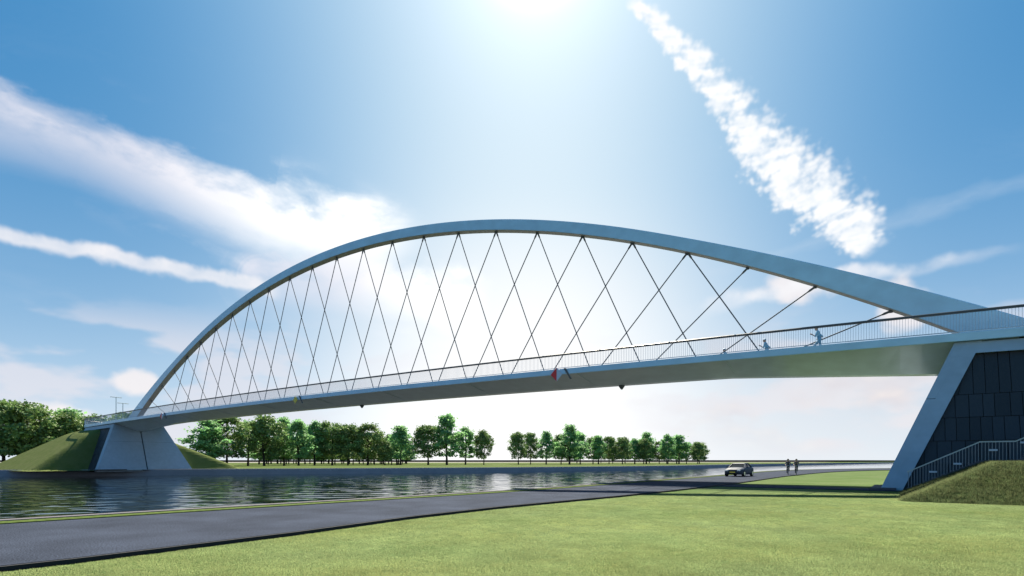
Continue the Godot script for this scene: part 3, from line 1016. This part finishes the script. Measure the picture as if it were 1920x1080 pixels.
# ------------------------------------------------------------------ grass blades on the near lawn
func make_grass() -> void:
	var r := RandomNumberGenerator.new()
	r.seed = 12
	var line := smooth_line(ROAD_RIGHT)
	var tuft := func(n: int, spread: float, h0: float, h1: float, bw: float, c: Color) -> Mesh:
		var s := stt()
		for k in n:
			var p := Vector3(r.randf_range(-spread, spread), -0.005, r.randf_range(-spread, spread))
			var a := r.randf() * TAU
			var w := Vector3(cos(a), 0, sin(a)) * bw
			var h := r.randf_range(h0, h1)
			var tip := p + Vector3(r.randfn() * h * 0.5, h, r.randfn() * h * 0.5)
			var q := r.randf_range(0.75, 1.25)
			s.set_color(Color(c.r * q * r.randf_range(0.9, 1.2), c.g * q, c.b * q))
			s.set_normal(Vector3.UP)
			tri(s, p - w, tip, p + w)
		return s.commit()
	var place := []
	while place.size() < 70000:
		var z := 5.2 + 21.0 * pow(r.randf(), 1.5)
		var x := r.randf_range(-0.98, 1.0) * z
		# right edge of the road, roughly straight here
		var ok := false
		for i in line.size() - 1:
			if line[i].y <= z and line[i + 1].y > z:
				ok = x > lerpf(line[i].x, line[i + 1].x, (z - line[i].y) / (line[i + 1].y - line[i].y)) + 0.1
		if not ok: continue
		place.append(Transform3D(Basis(Vector3.UP, r.randf() * TAU).scaled(Vector3.ONE * r.randf_range(0.7, 1.2)), Vector3(x, 0, -z)))
	scatter("lawn_grass", tuft.call(44, 0.13, 0.010, 0.026, 0.0032, Color(0.305, 0.40, 0.180)), place, M.blade)
	# rougher growth on the slope by the stairs
	place = []
	while place.size() < 15000:
		var v := r.randf_range(9.0, 16.7)
		var u := r.randf_range(-60.5, -53.1)
		var up := -53.2 - u
		var rise := up * 0.47
		if up > 3.0: rise = 1.41
		if up > 4.3: rise = 1.41 + (up - 4.3) * 0.5
		var h := minf(rise, (16.6 - v) * 0.48)
		if h < 0.0: continue
		place.append(bt * Transform3D(Basis(Vector3.UP, r.randf() * TAU).scaled(Vector3.ONE * r.randf_range(0.7, 1.3)), Vector3(u, h, -v)))
	scatter("bank_grass", tuft.call(16, 0.09, 0.04, 0.11, 0.0045, Color(0.110, 0.150, 0.075)), place, M.blade)

func scatter(n: String, mesh: Mesh, place: Array, m: Material) -> void:
	var mm := MultiMesh.new()
	mm.transform_format = MultiMesh.TRANSFORM_3D
	mm.use_colors = true
	mm.mesh = mesh
	mm.instance_count = place.size()
	var tone := FastNoiseLite.new()
	tone.seed = 31
	var r2 := RandomNumberGenerator.new()
	r2.seed = 3
	tone.frequency = 0.16
	tone.fractal_octaves = 4
	for i in place.size():
		mm.set_instance_transform(i, place[i])
		var w: Vector3 = place[i].origin
		var q := r2.randf_range(0.80, 1.22) + 0.17 * tone.get_noise_2d(w.x, w.z) + 0.25 * tone.get_noise_2d(w.x * 5.0, w.z * 5.0)
		var y := 0.07 * tone.get_noise_2d(w.x * 1.7 + 90.0, w.z * 1.7)
		mm.set_instance_color(i, Color(clampf(0.88 * q + y, 0.2, 1.4), clampf(0.88 * q, 0.2, 1.4), clampf(0.84 * q - y, 0.2, 1.4)))
	var o := MultiMeshInstance3D.new()
	o.name = numbered(n)
	o.multimesh = mm
	o.material_override = m
	meta(o, "", "", "", "stuff")
	add_child(o)
	o.set_meta("label", "short green blades of the mown lawn in the foreground" if n == "lawn_grass" else "rough dry grass on the slope below the stairs")
	o.set_meta("category", "grass")

# ------------------------------------------------------------------ people: one skin over a chain of bones
func skin(bones: Array, cell: float, k: float) -> SurfaceTool:
	var lo := Vector3.ONE * 1e9
	var hi := -lo
	for b in bones:
		for e in [0, 1]:
			var r: float = b[2 + e] + cell * 3.0
			lo = lo.min(b[e] - Vector3.ONE * r)
			hi = hi.max(b[e] + Vector3.ONE * r)
	var n := Vector3i(((hi - lo) / cell).ceil()) + Vector3i.ONE
	var f := PackedFloat32Array()
	f.resize(n.x * n.y * n.z)
	f.fill(9.0)
	var own := PackedInt32Array()
	own.resize(f.size())
	var best := PackedFloat32Array()
	best.resize(f.size())
	best.fill(99.0)
	for bi in bones.size():
		var b: Array = bones[bi]
		var a: Vector3 = b[0]
		var ab: Vector3 = b[1] - a
		var l2 := maxf(ab.length_squared(), 1e-8)
		var reach: float = maxf(b[2], b[3]) + k + cell * 2.5
		var i0 := Vector3i(((a.min(b[1]) - Vector3.ONE * reach - lo) / cell).floor()).max(Vector3i.ZERO)
		var i1 := Vector3i(((a.max(b[1]) + Vector3.ONE * reach - lo) / cell).ceil()).min(n - Vector3i.ONE)
		for z in range(i0.z, i1.z + 1):
			for y in range(i0.y, i1.y + 1):
				for x in range(i0.x, i1.x + 1):
					var p := lo + Vector3(x, y, z) * cell
					var t := clampf((p - a).dot(ab) / l2, 0.0, 1.0)
					var d: float = (p - a - ab * t).length() - lerpf(b[2], b[3], t)
					var at := (z * n.y + y) * n.x + x
					if d < best[at]:
						best[at] = d
						own[at] = bi
					var o := f[at]
					var h := maxf(k - absf(o - d), 0.0) / k
					f[at] = minf(o, d) - h * h * k * 0.25
	var vert := {}
	var s := SurfaceTool.new()
	s.begin(Mesh.PRIMITIVE_TRIANGLES)
	s.set_smooth_group(0)
	var corner := [Vector3i(0, 0, 0), Vector3i(1, 0, 0), Vector3i(0, 1, 0), Vector3i(1, 1, 0), Vector3i(0, 0, 1), Vector3i(1, 0, 1), Vector3i(0, 1, 1), Vector3i(1, 1, 1)]
	var edges := [[0, 1], [2, 3], [4, 5], [6, 7], [0, 2], [1, 3], [4, 6], [5, 7], [0, 4], [1, 5], [2, 6], [3, 7]]
	for z in n.z - 1:
		for y in n.y - 1:
			for x in n.x - 1:
				var at := (z * n.y + y) * n.x + x
				if f[at] > cell * 2.5: continue
				var val := []
				var neg := 0
				for c in corner:
					var q: float = f[((z + c.z) * n.y + y + c.y) * n.x + x + c.x]
					val.append(q)
					if q < 0.0: neg += 1
				if neg == 0 or neg == 8: continue
				var sum := Vector3.ZERO
				var m := 0
				for e in edges:
					var v0: float = val[e[0]]
					var v1: float = val[e[1]]
					if (v0 < 0.0) != (v1 < 0.0):
						sum += Vector3(corner[e[0]]).lerp(Vector3(corner[e[1]]), v0 / (v0 - v1))
						m += 1
				vert[at] = lo + (Vector3(x, y, z) + sum / m) * cell
	var step := [1, n.x, n.x * n.y]
	for at in vert:
		for ax in 3:
			var u: int = step[(ax + 1) % 3]
			var v: int = step[(ax + 2) % 3]
			var inside := f[at] < 0.0
			if inside == (f[at + step[ax]] < 0.0): continue
			if not (vert.has(at - u) and vert.has(at - v) and vert.has(at - u - v)): continue
			var q := [at, at - u, at - u - v, at - v]
			if not inside: q.reverse()
			for w in [0, 2, 1, 0, 3, 2]:
				s.set_color(bones[own[q[w]]][4])
				s.add_vertex(vert[q[w]])
	return s

# a rider in the frame of the bicycle: x forward, y up
func rider_bones(top: Color, legs: Color, shoe: Color, sk: Color) -> Array:
	var b := []
	var hip_ := Vector3(-0.20, 0.98, 0)
	var chest := Vector3(0.06, 1.36, 0)
	var neck := Vector3(0.14, 1.50, 0)
	var head := Vector3(0.20, 1.64, 0)
	b.append([hip_, hip_ + Vector3(0.08, 0.17, 0), 0.135, 0.125, legs])
	b.append([hip_ + Vector3(0.08, 0.17, 0), chest, 0.125, 0.145, top])
	b.append([chest + Vector3(0.02, 0.03, -0.13), chest + Vector3(0.02, 0.03, 0.13), 0.085, 0.085, top])
	b.append([neck - Vector3(0.03, 0.04, 0), neck + Vector3(0.03, 0.06, 0), 0.055, 0.052, sk])
	b.append([head + Vector3(-0.01, 0.03, 0), head + Vector3(0.02, -0.05, 0), 0.098, 0.075, sk])
	b.append([head + Vector3(0.09, -0.01, 0), head + Vector3(0.12, -0.025, 0), 0.014, 0.012, sk])
	for z in [-1.0, 1.0]:
		b.append([head + Vector3(0, 0, 0.088 * z), head + Vector3(-0.01, 0.02, 0.10 * z), 0.016, 0.014, sk])
		var hj := hip_ + Vector3(0.01, -0.02, 0.09 * z)
		var knee := Vector3(0.17 if z > 0.0 else 0.20, 0.62 if z > 0.0 else 0.82, 0.10 * z)
		var ank := Vector3(-0.03 if z > 0.0 else 0.02, 0.21 if z > 0.0 else 0.47, 0.11 * z)
		b.append([hj, knee, 0.092, 0.062, legs])
		b.append([knee, ank, 0.062, 0.040, legs])
		b.append([ank + Vector3(-0.05, -0.05, 0), ank + Vector3(0.16, -0.06, 0), 0.042, 0.034, shoe])
		var sh := chest + Vector3(0.03, 0.04, 0.19 * z)
		var el := Vector3(0.24, 1.14, 0.25 * z)
		var wr := Vector3(0.44, 1.065, 0.24 * z)
		b.append([sh, el, 0.056, 0.042, top])
		b.append([el, wr, 0.041, 0.030, sk])
		b.append([wr, wr + Vector3(0.07, -0.005, 0), 0.032, 0.030, sk])
	return b

func person(at: Transform3D, top: Color, legs: Color, helmet: bool, label: String, group := "") -> void:
	var sk := Color(0.42, 0.26, 0.18)
	var s := skin(rider_bones(top, legs, Color(0.05, 0.05, 0.055), sk), 0.024, 0.05)
	s.set_color(sk)
	for z in [-1.0, 1.0]:      # four fingers round each grip and a thumb below
		for i in 4:
			var p := Vector3(0.52, 1.075, (0.21 + i * 0.021) * z)
			var l: float = [0.026, 0.032, 0.034, 0.028][i]
			tube(s, [p, p + Vector3(0.03, -0.004, 0), p + Vector3(0.036, -l, 0), p + Vector3(0.012, -l - 0.016, 0)], [0.010, 0.009, 0.0085, 0.007], 5)
		var q := Vector3(0.49, 1.05, 0.205 * z)
		tube(s, [q, q + Vector3(0.025, -0.02, -0.015 * z), q + Vector3(0.045, -0.026, -0.02 * z)], [0.011, 0.010, 0.008], 5)
	var o := put("person", s, M.person)
	o.transform = at
	meta(o, label, "person", group)
	var h := stt()
	var rings := []
	for k in 5:
		var a := PI * 0.5 * k / 4.0
		rings.append(around(Vector3(0.185, 1.665 + sin(a) * 0.105, 0), Vector3.UP, maxf(0.112 * cos(a), 0.006), 12))
	loft(h, rings, true)
	put("helmet" if helmet else "hair", h, M.helmet_pale if helmet else M.hair, o)

func runner(at: Transform3D, top: Color, legs: Color, label: String) -> void:
	var sk := Color(0.42, 0.28, 0.21)
	var shoe := Color(0.30, 0.33, 0.36)
	var b := []
	var hp := Vector3(0.0, 0.93, 0)
	var chest := Vector3(0.10, 1.34, 0)
	var head := Vector3(0.17, 1.63, 0)
	b.append([hp, hp + Vector3(0.03, 0.18, 0), 0.125, 0.115, legs])
	b.append([hp + Vector3(0.03, 0.18, 0), chest, 0.115, 0.135, top])
	b.append([chest + Vector3(0, 0.05, -0.13), chest + Vector3(0, 0.05, 0.13), 0.08, 0.08, top])
	b.append([chest + Vector3(0.01, 0.10, 0), head + Vector3(-0.03, -0.08, 0), 0.058, 0.052, sk])
	b.append([head + Vector3(-0.01, 0.03, 0), head + Vector3(0.02, -0.05, 0), 0.098, 0.074, sk])
	b.append([head + Vector3(0.09, -0.01, 0), head + Vector3(0.12, -0.025, 0), 0.014, 0.012, sk])
	for z in [-1.0, 1.0]:
		b.append([head + Vector3(0, 0, 0.088 * z), head + Vector3(-0.01, 0.02, 0.10 * z), 0.016, 0.014, sk])
		var knee := Vector3(0.30, 0.56, 0.09) if z > 0.0 else Vector3(-0.06, 0.49, -0.09)
		var ank := Vector3(0.22, 0.10, 0.09) if z > 0.0 else Vector3(-0.44, 0.38, -0.09)
		b.append([hp + Vector3(0, -0.02, 0.085 * z), knee, 0.092, 0.062, legs])
		b.append([knee, ank, 0.060, 0.040, legs])
		var toe := Vector3(0.20, -0.05, 0) if z > 0.0 else Vector3(-0.02, -0.19, 0)
		b.append([ank + Vector3(-0.03, -0.05, 0), ank + toe, 0.042, 0.034, shoe])
		var sh := chest + Vector3(0, 0.05, 0.19 * z)
		var el := Vector3(-0.14, 1.14, 0.26) if z > 0.0 else Vector3(0.20, 1.10, -0.24)
		var wr := Vector3(0.08, 1.03, 0.22) if z > 0.0 else Vector3(0.42, 1.26, -0.14)
		b.append([sh, el, 0.055, 0.042, top])
		b.append([el, wr, 0.041, 0.030, sk])
		var f := (wr - el).normalized()
		b.append([wr, wr + f * 0.075, 0.034, 0.036, sk])
	var s := skin(b, 0.024, 0.05)
	s.set_color(sk)
	for q in [[Vector3(0.08, 1.03, 0.22), Vector3(-0.14, 1.14, 0.26)], [Vector3(0.42, 1.26, -0.14), Vector3(0.20, 1.10, -0.24)]]:
		var f: Vector3 = (q[0] - q[1]).normalized()
		var up := f.cross(Vector3(0, 0, 1)).normalized()
		for i in 4:
			var p: Vector3 = q[0] + f * 0.09 + up * (0.03 - i * 0.02)
			var l: float = [0.030, 0.036, 0.034, 0.026][i]
			tube(s, [p, p + f * l, p + f * l * 1.3 + Vector3(0, 0, 0.024)], [0.010, 0.009, 0.007], 5)
		var t: Vector3 = q[0] + f * 0.04 + up * 0.035
		tube(s, [t, t + f * 0.03 + up * 0.012, t + f * 0.055 + up * 0.010], [0.011, 0.010, 0.008], 5)
	var o := put("person", s, M.person)
	o.transform = at
	meta(o, label, "person")
	var h := stt()
	var rings := []
	for k in 5:
		var a := PI * 0.5 * k / 4.0
		rings.append(around(Vector3(0.155, 1.655 + sin(a) * 0.105, 0), Vector3.UP, maxf(0.112 * cos(a), 0.006), 12))
	loft(h, rings, true)
	put("cap", h, M.helmet_pale, o)

func bicycle(at: Transform3D, frame: Material, label: String, group := "") -> void:
	var b := thing("bicycle", label, "bicycle", at, group)
	for x in [-0.52, 0.53]:
		var t := stt()
		torus(t, Vector3(x, 0.345, 0), Vector3(0, 0, 1), 0.325, 0.019, 28, 6)
		var w := put("wheel", t, M.rubber, b)
		var sp := stt()
		for k in 12:
			var a := TAU * k / 12.0
			tube(sp, [Vector3(x, 0.345, 0.02 if k % 2 else -0.02), Vector3(x + cos(a) * 0.31, 0.345 + sin(a) * 0.31, 0)], [0.003], 4)
		tube(sp, [Vector3(x, 0.345, -0.05), Vector3(x, 0.345, 0.05)], [0.022], 8)
		put("spokes", sp, M.chrome, w)
	var bb := Vector3(-0.06, 0.29, 0)
	var seat := Vector3(-0.22, 0.82, 0)
	var hd := Vector3(0.34, 0.86, 0)
	var hl := Vector3(0.38, 0.70, 0)
	var f := stt()
	for q in [[bb, seat], [seat + Vector3(0.02, -0.04, 0), hd], [bb, hl], [hd + Vector3(0, 0.03, 0), hl], [bb + Vector3(0, 0, 0.03), Vector3(-0.52, 0.345, 0.05)], [bb - Vector3(0, 0, 0.03), Vector3(-0.52, 0.345, -0.05)], [seat - Vector3(-0.02, 0.06, 0), Vector3(-0.52, 0.345, 0.05)], [seat - Vector3(-0.02, 0.06, 0), Vector3(-0.52, 0.345, -0.05)]]:
		tube(f, q, [0.019], 6)
	put("frame", f, frame, b)
	var fk := stt()
	for z in [-0.05, 0.05]:
		tube(fk, [hl + Vector3(0, 0, z * 0.8), Vector3(0.53, 0.345, z)], [0.016, 0.011], 6)
	put("fork", fk, frame, b)
	var sd := stt()
	tube(sd, [seat, seat + Vector3(-0.02, 0.07, 0)], [0.014], 6)
	cbox(sd, seat + Vector3(-0.02, 0.09, 0), Vector3(0.25, 0.05, 0.13), 0.018)
	put("saddle", sd, M.rubber, b)
	var hb := stt()
	tube(hb, [hd, hd + Vector3(0.02, 0.15, 0)], [0.014], 6)
	tube(hb, [Vector3(0.50, 1.05, -0.31), Vector3(0.50, 1.05, -0.16), Vector3(0.37, 1.01, 0), Vector3(0.50, 1.05, 0.16), Vector3(0.50, 1.05, 0.31)], [0.013], 6)
	put("handlebar", hb, M.chrome, b)
	var ch := stt()
	torus(ch, bb + Vector3(0, 0, 0.06), Vector3(0, 0, 1), 0.085, 0.008, 16, 4)
	tube(ch, [bb + Vector3(0, 0, 0.08), bb + Vector3(0.03, -0.17, 0.09)], [0.011], 5)
	tube(ch, [bb + Vector3(0, 0, -0.08), bb + Vector3(-0.03, 0.17, -0.09)], [0.011], 5)
	box(ch, bb + Vector3(0.03, -0.17, 0.13), Vector3(0.09, 0.02, 0.08))
	box(ch, bb + Vector3(-0.03, 0.17, -0.13), Vector3(0.09, 0.02, 0.08))
	put("cranks", ch, M.chrome, b)

# ------------------------------------------------------------------ car: x forward
func make_car(at: Transform3D) -> void:
	var b := thing("car", "grey saloon car with a yellow number plate driving towards the viewer on the bank road", "car", at)
	var st := [[2.12, 0.66, 0.30, 0.56], [2.02, 0.76, 0.24, 0.68], [1.6, 0.86, 0.20, 0.80], [0.95, 0.885, 0.19, 0.88], [0.0, 0.89, 0.19, 0.91], [-1.0, 0.885, 0.19, 0.93], [-1.7, 0.86, 0.21, 0.94], [-2.08, 0.78, 0.28, 0.90], [-2.16, 0.70, 0.36, 0.80]]
	var rings := []
	for q in st:
		var x: float = q[0]
		var w: float = q[1]
		var lo: float = q[2]
		var hi: float = q[3]
		var r := []
		for p in [[0.86, 0.0], [1.0, 0.16], [1.0, 0.62], [0.95, 0.86], [0.80, 0.98], [0.35, 1.03], [-0.35, 1.03], [-0.80, 0.98], [-0.95, 0.86], [-1.0, 0.62], [-1.0, 0.16], [-0.86, 0.0]]:
			r.append(Vector3(x, lo + (hi - lo) * p[1], w * p[0]))
		rings.append(r)
	var s := stt()
	loft(s, rings, true)
	put("body", s, M.car_paint, b)
	# glasshouse: pillars and roof in paint, glass set in
	var base := [[0.86, 0.74, 0.88], [-1.55, 0.72, 0.92]]
	var roof := [[0.22, 0.57, 1.36], [-0.85, 0.56, 1.37]]
	var g0 := stt()
	loft(g0, [[Vector3(0.86, 0.86, -0.74), Vector3(0.86, 0.86, 0.74), Vector3(-1.58, 0.90, 0.70), Vector3(-1.58, 0.90, -0.70)], [Vector3(0.20, 1.275, -0.57), Vector3(0.20, 1.275, 0.57), Vector3(-0.92, 1.29, 0.55), Vector3(-0.92, 1.29, -0.55)]], true)
	put("windows", g0, M.glass_dark, b)
	var rf := stt()
	loft(rf, [[Vector3(0.30, 1.25, -0.60), Vector3(0.30, 1.25, 0.60), Vector3(-1.0, 1.26, 0.58), Vector3(-1.0, 1.26, -0.58)], [Vector3(0.16, 1.31, -0.54), Vector3(0.16, 1.31, 0.54), Vector3(-0.90, 1.325, 0.52), Vector3(-0.90, 1.325, -0.52)]], true)
	for z in [-1.0, 1.0]:
		tube(rf, [Vector3(0.90, 0.86, 0.745 * z), Vector3(0.24, 1.27, 0.585 * z)], [0.035], 6)
		tube(rf, [Vector3(-0.36, 0.88, 0.755 * z), Vector3(-0.34, 1.27, 0.585 * z)], [0.035], 6)
		tube(rf, [Vector3(-1.58, 0.90, 0.715 * z), Vector3(-0.94, 1.28, 0.565 * z)], [0.055], 6)
	put("roof", rf, M.car_paint, b)
	for x in [1.32, -1.32]:
		for z in [-0.80, 0.80]:
			var t := stt()
			var c := Vector3(x, 0.31, z)
			tube(t, [c - Vector3(0, 0, 0.115), c - Vector3(0, 0, 0.095), c + Vector3(0, 0, 0.095), c + Vector3(0, 0, 0.115)], [0.27, 0.31, 0.31, 0.27], 20)
			var w := put("wheel", t, M.rubber, b)
			var rm := stt()
			var o := signf(z) * 0.118
			tube(rm, [c + Vector3(0, 0, o * 0.8), c + Vector3(0, 0, o)], [0.21, 0.19], 14)
			put("rim", rm, M.chrome, w)
	for z in [-0.60, 0.60]:
		var l := stt()
		cbox(l, Vector3(2.03, 0.60, z * 0.93), Vector3(0.16, 0.13, 0.30), 0.03, Basis(Vector3.UP, -0.3 * signf(z)))
		put("headlight", l, M.lens, b)
		var m := stt()
		cbox(m, Vector3(0.62, 0.95, z * 1.57), Vector3(0.10, 0.12, 0.18), 0.03)
		put("mirror", m, M.car_paint, b)
	var gr := stt()
	cbox(gr, Vector3(2.10, 0.52, 0), Vector3(0.07, 0.13, 0.70), 0.015)
	cbox(gr, Vector3(2.09, 0.33, 0), Vector3(0.08, 0.10, 1.1), 0.015)
	put("grille", gr, M.rubber, b)
	var np := stt()
	box(np, Vector3(2.15, 0.43, 0), Vector3(0.02, 0.11, 0.52))
	put("number_plate", np, M.plate, b)

# ------------------------------------------------------------------ signs and lamps
func navigation_sign(u: float, face: Material, half_white: bool, label: String) -> void:
	var at := bt * Transform3D(Basis(), Vector3(u, deck_y(u) - 0.42, -4.14))
	var b := thing("navigation_sign", label, "sign", at)
	var h := 0.54 if half_white else 0.42
	for z in ([1.0, -1.0] if half_white else [0.0]):
		var s := stt()
		if z == 0.0:
			hexa(s, [Vector3(-h, 0, 0), Vector3(0, h, 0), Vector3(h, 0, 0), Vector3(0, -h, 0), Vector3(-h, 0, 0.04), Vector3(0, h, 0.04), Vector3(h, 0, 0.04), Vector3(0, -h, 0.04)])
			put("sign_face", s, face, b)
		else:
			loft(s, [[Vector3(h * z, 0, 0), Vector3(0.002 * z, h, 0), Vector3(0.002 * z, -h, 0)], [Vector3(h * z, 0, 0.04), Vector3(0.002 * z, h, 0.04), Vector3(0.002 * z, -h, 0.04)]], true)
			put("sign_face", s, face if z > 0.0 else M.white, b)
	var br := stt()
	box(br, Vector3(0, 0.12, 0.09), Vector3(0.06, 0.05, 0.10))
	box(br, Vector3(0, -0.16, 0.12), Vector3(0.06, 0.05, 0.16))
	put("bracket", br, M.dark_steel, b)
	var arm := stt()
	hexa(arm, [Vector3(-0.62, 0.42, 0.02), Vector3(-0.78, 0.42, 0.02), Vector3(-1.25, -0.44, 0.12), Vector3(-1.12, -0.44, 0.12), Vector3(-0.62, 0.42, 0.10), Vector3(-0.78, 0.42, 0.10), Vector3(-1.25, -0.44, 0.20), Vector3(-1.12, -0.44, 0.20)])
	box(arm, Vector3(-0.8, 0.1, 0.12), Vector3(0.06, 0.05, 0.14))
	put("side_arm", arm, M.dark_steel, b)

func under_light(u: float, label: String) -> void:
	var at := bt * Transform3D(Basis(), Vector3(u, deck_y(u) - hull_depth(u), 0.0))
	var b := thing("navigation_light", label, "lamp", at)
	var s := stt()
	loft(s, [around(Vector3(0, 0.0, 0), Vector3.UP, 0.24, 10), around(Vector3(0, -0.08, 0), Vector3.UP, 0.24, 10), around(Vector3(0, -0.30, 0), Vector3.UP, 0.09, 10)], true)
	put("housing", s, M.dark_steel, b)
	var l := stt()
	loft(l, [around(Vector3(0, -0.302, 0), Vector3.UP, 0.085, 10), around(Vector3(0, -0.34, 0), Vector3.UP, 0.06, 10)], true)
	put("lens", l, M.lens, b)

func street_lamp(u: float, w: float, top: float, label: String) -> void:
	var at := bt * Transform3D(Basis(), Vector3(u, deck_y(u) - 0.12, w))
	var b := thing("street_lamp", label, "street lamp", at)
	var h := top - deck_y(u) + 0.12
	var s := stt()
	tube(s, [Vector3.ZERO, Vector3(0, 0.5, 0), Vector3(0, 0.52, 0), Vector3(0, h, 0)], [0.10, 0.10, 0.075, 0.055], 8)
	put("pole", s, M.stair_rail, b)
	for x in [-1.0, 1.0]:
		var a := stt()
		cbox(a, Vector3(0.10 * x, h + 0.02, 0.5 * x), Vector3(0.16, 0.10, 0.95), 0.03)
		put("lamp_head", a, M.stair_rail, b)

func _ready() -> void:
	rng.seed = 5
	bt = Transform3D(Basis(BX, Vector3.UP, BZ), BC)
	# camera: level, with the lens shifted up so that uprights stay upright
	var cam := Camera3D.new()
	cam.name = "camera"
	add_child(cam)
	cam.position = Vector3(0, 1.5, 0)
	cam.near = 0.1
	cam.far = 6000.0
	cam.projection = Camera3D.PROJECTION_FRUSTUM
	cam.size = 0.1 * 1080.0 / 1050.0
	cam.frustum_offset = Vector2(0, 0.1 * 324.0 / 1050.0)
	cam.current = true
	var we := WorldEnvironment.new()
	we.name = "environment"
	we.environment = make_sky()
	add_child(we)
	var sun := DirectionalLight3D.new()
	sun.name = "sun"
	sun.light_energy = 1.6
	sun.light_color = Color(1.0, 0.96, 0.88)
	sun.light_angular_distance = 0.5
	sun.shadow_enabled = true
	add_child(sun)
	sun.look_at_from_position(Vector3.ZERO, -sky_dir(SUN_AZ, SUN_EL), Vector3.UP)
	make_materials()
	# setting
	make_ground()
	make_embankments()
	var s := stt()
	var rings := []
	for q in [[-900.0, 700.0], [-300.0, 705.0], [100.0, 700.0], [440.0, 712.0], [560.0, 830.0], [800.0, 1120.0]]:
		rings.append([Vector3(q[0], 0, -q[1]), Vector3(q[0], 2.3, -q[1] - 0.4), Vector3(q[0], 2.3, -q[1] - 1.2), Vector3(q[0], 0, -q[1] - 1.6)])
	loft(s, rings, true)
	meta(put("hedge", s, M.hedge), "long low dark hedge along the horizon beyond the far bank", "hedge")
	# structures
	make_abutment(-1.0, "near concrete abutment with a wall of dark slabs beside the stairs, right end of bridge")
	make_abutment(1.0, "far concrete abutment of smooth grey panels split by a dark joint, left end of bridge")
	make_bridge()
	make_stairs()
	make_trees()
	# objects
	navigation_sign(-31.0, M.red, true, "red and white diamond sign near the middle of the bridge edge")
	navigation_sign(3.5, M.yellow, false, "small yellow diamond sign on the bridge edge left of the middle")
	navigation_sign(37.0, M.red, true, "red and white diamond sign near the far end of the bridge edge")
	under_light(-34.6, "small dark navigation light under the girder, right of the middle red sign")
	under_light(-3.0, "small dark navigation light under the girder, right of the yellow sign")
	street_lamp(66.0, 0.2, 13.2, "taller grey street lamp with two arms on the approach, nearer the arch foot")
	street_lamp(68.5, 2.2, 12.4, "lower grey street lamp with two arms at the far left end of the approach")
	make_car(Transform3D(Basis(Vector3.UP, deg_to_rad(-129.0)).scaled(Vector3.ONE * 0.92), Vector3(20.9, 0.08, -51.5)))
	var spots := [[28.2, 57.2, "left"], [28.95, 57.0, "right"]]
	for q in spots:
		var at := Transform3D(Basis(Vector3.UP, deg_to_rad(-118.0)).scaled(Vector3.ONE * 0.92), Vector3(q[0], 0.08, -q[1]))
		bicycle(at, M.bike_frame, "dark bicycle ridden on the bank road, %s of the two side by side" % q[2])
		person(at, Color(0.06, 0.06, 0.075) if q[2] == "left" else Color(0.10, 0.08, 0.08), Color(0.03, 0.033, 0.045), false, "cyclist in dark clothes riding on the bank road, %s of the pair" % q[2])
	var br := [[-48.8, -1.6, "nearest the right end of the bridge"], [-45.3, 0.6, "in the middle of the three on the bridge"], [-42.0, 2.8, "farthest along the bridge"]]
	for q in br:
		runner(bt * Transform3D(Basis(), Vector3(q[0], deck_y(q[0]) - 0.12, q[1])), Color(0.25, 0.48, 0.66), Color(0.14, 0.34, 0.50), "runner in pale blue behind the railing, %s" % q[2])
	make_grass()
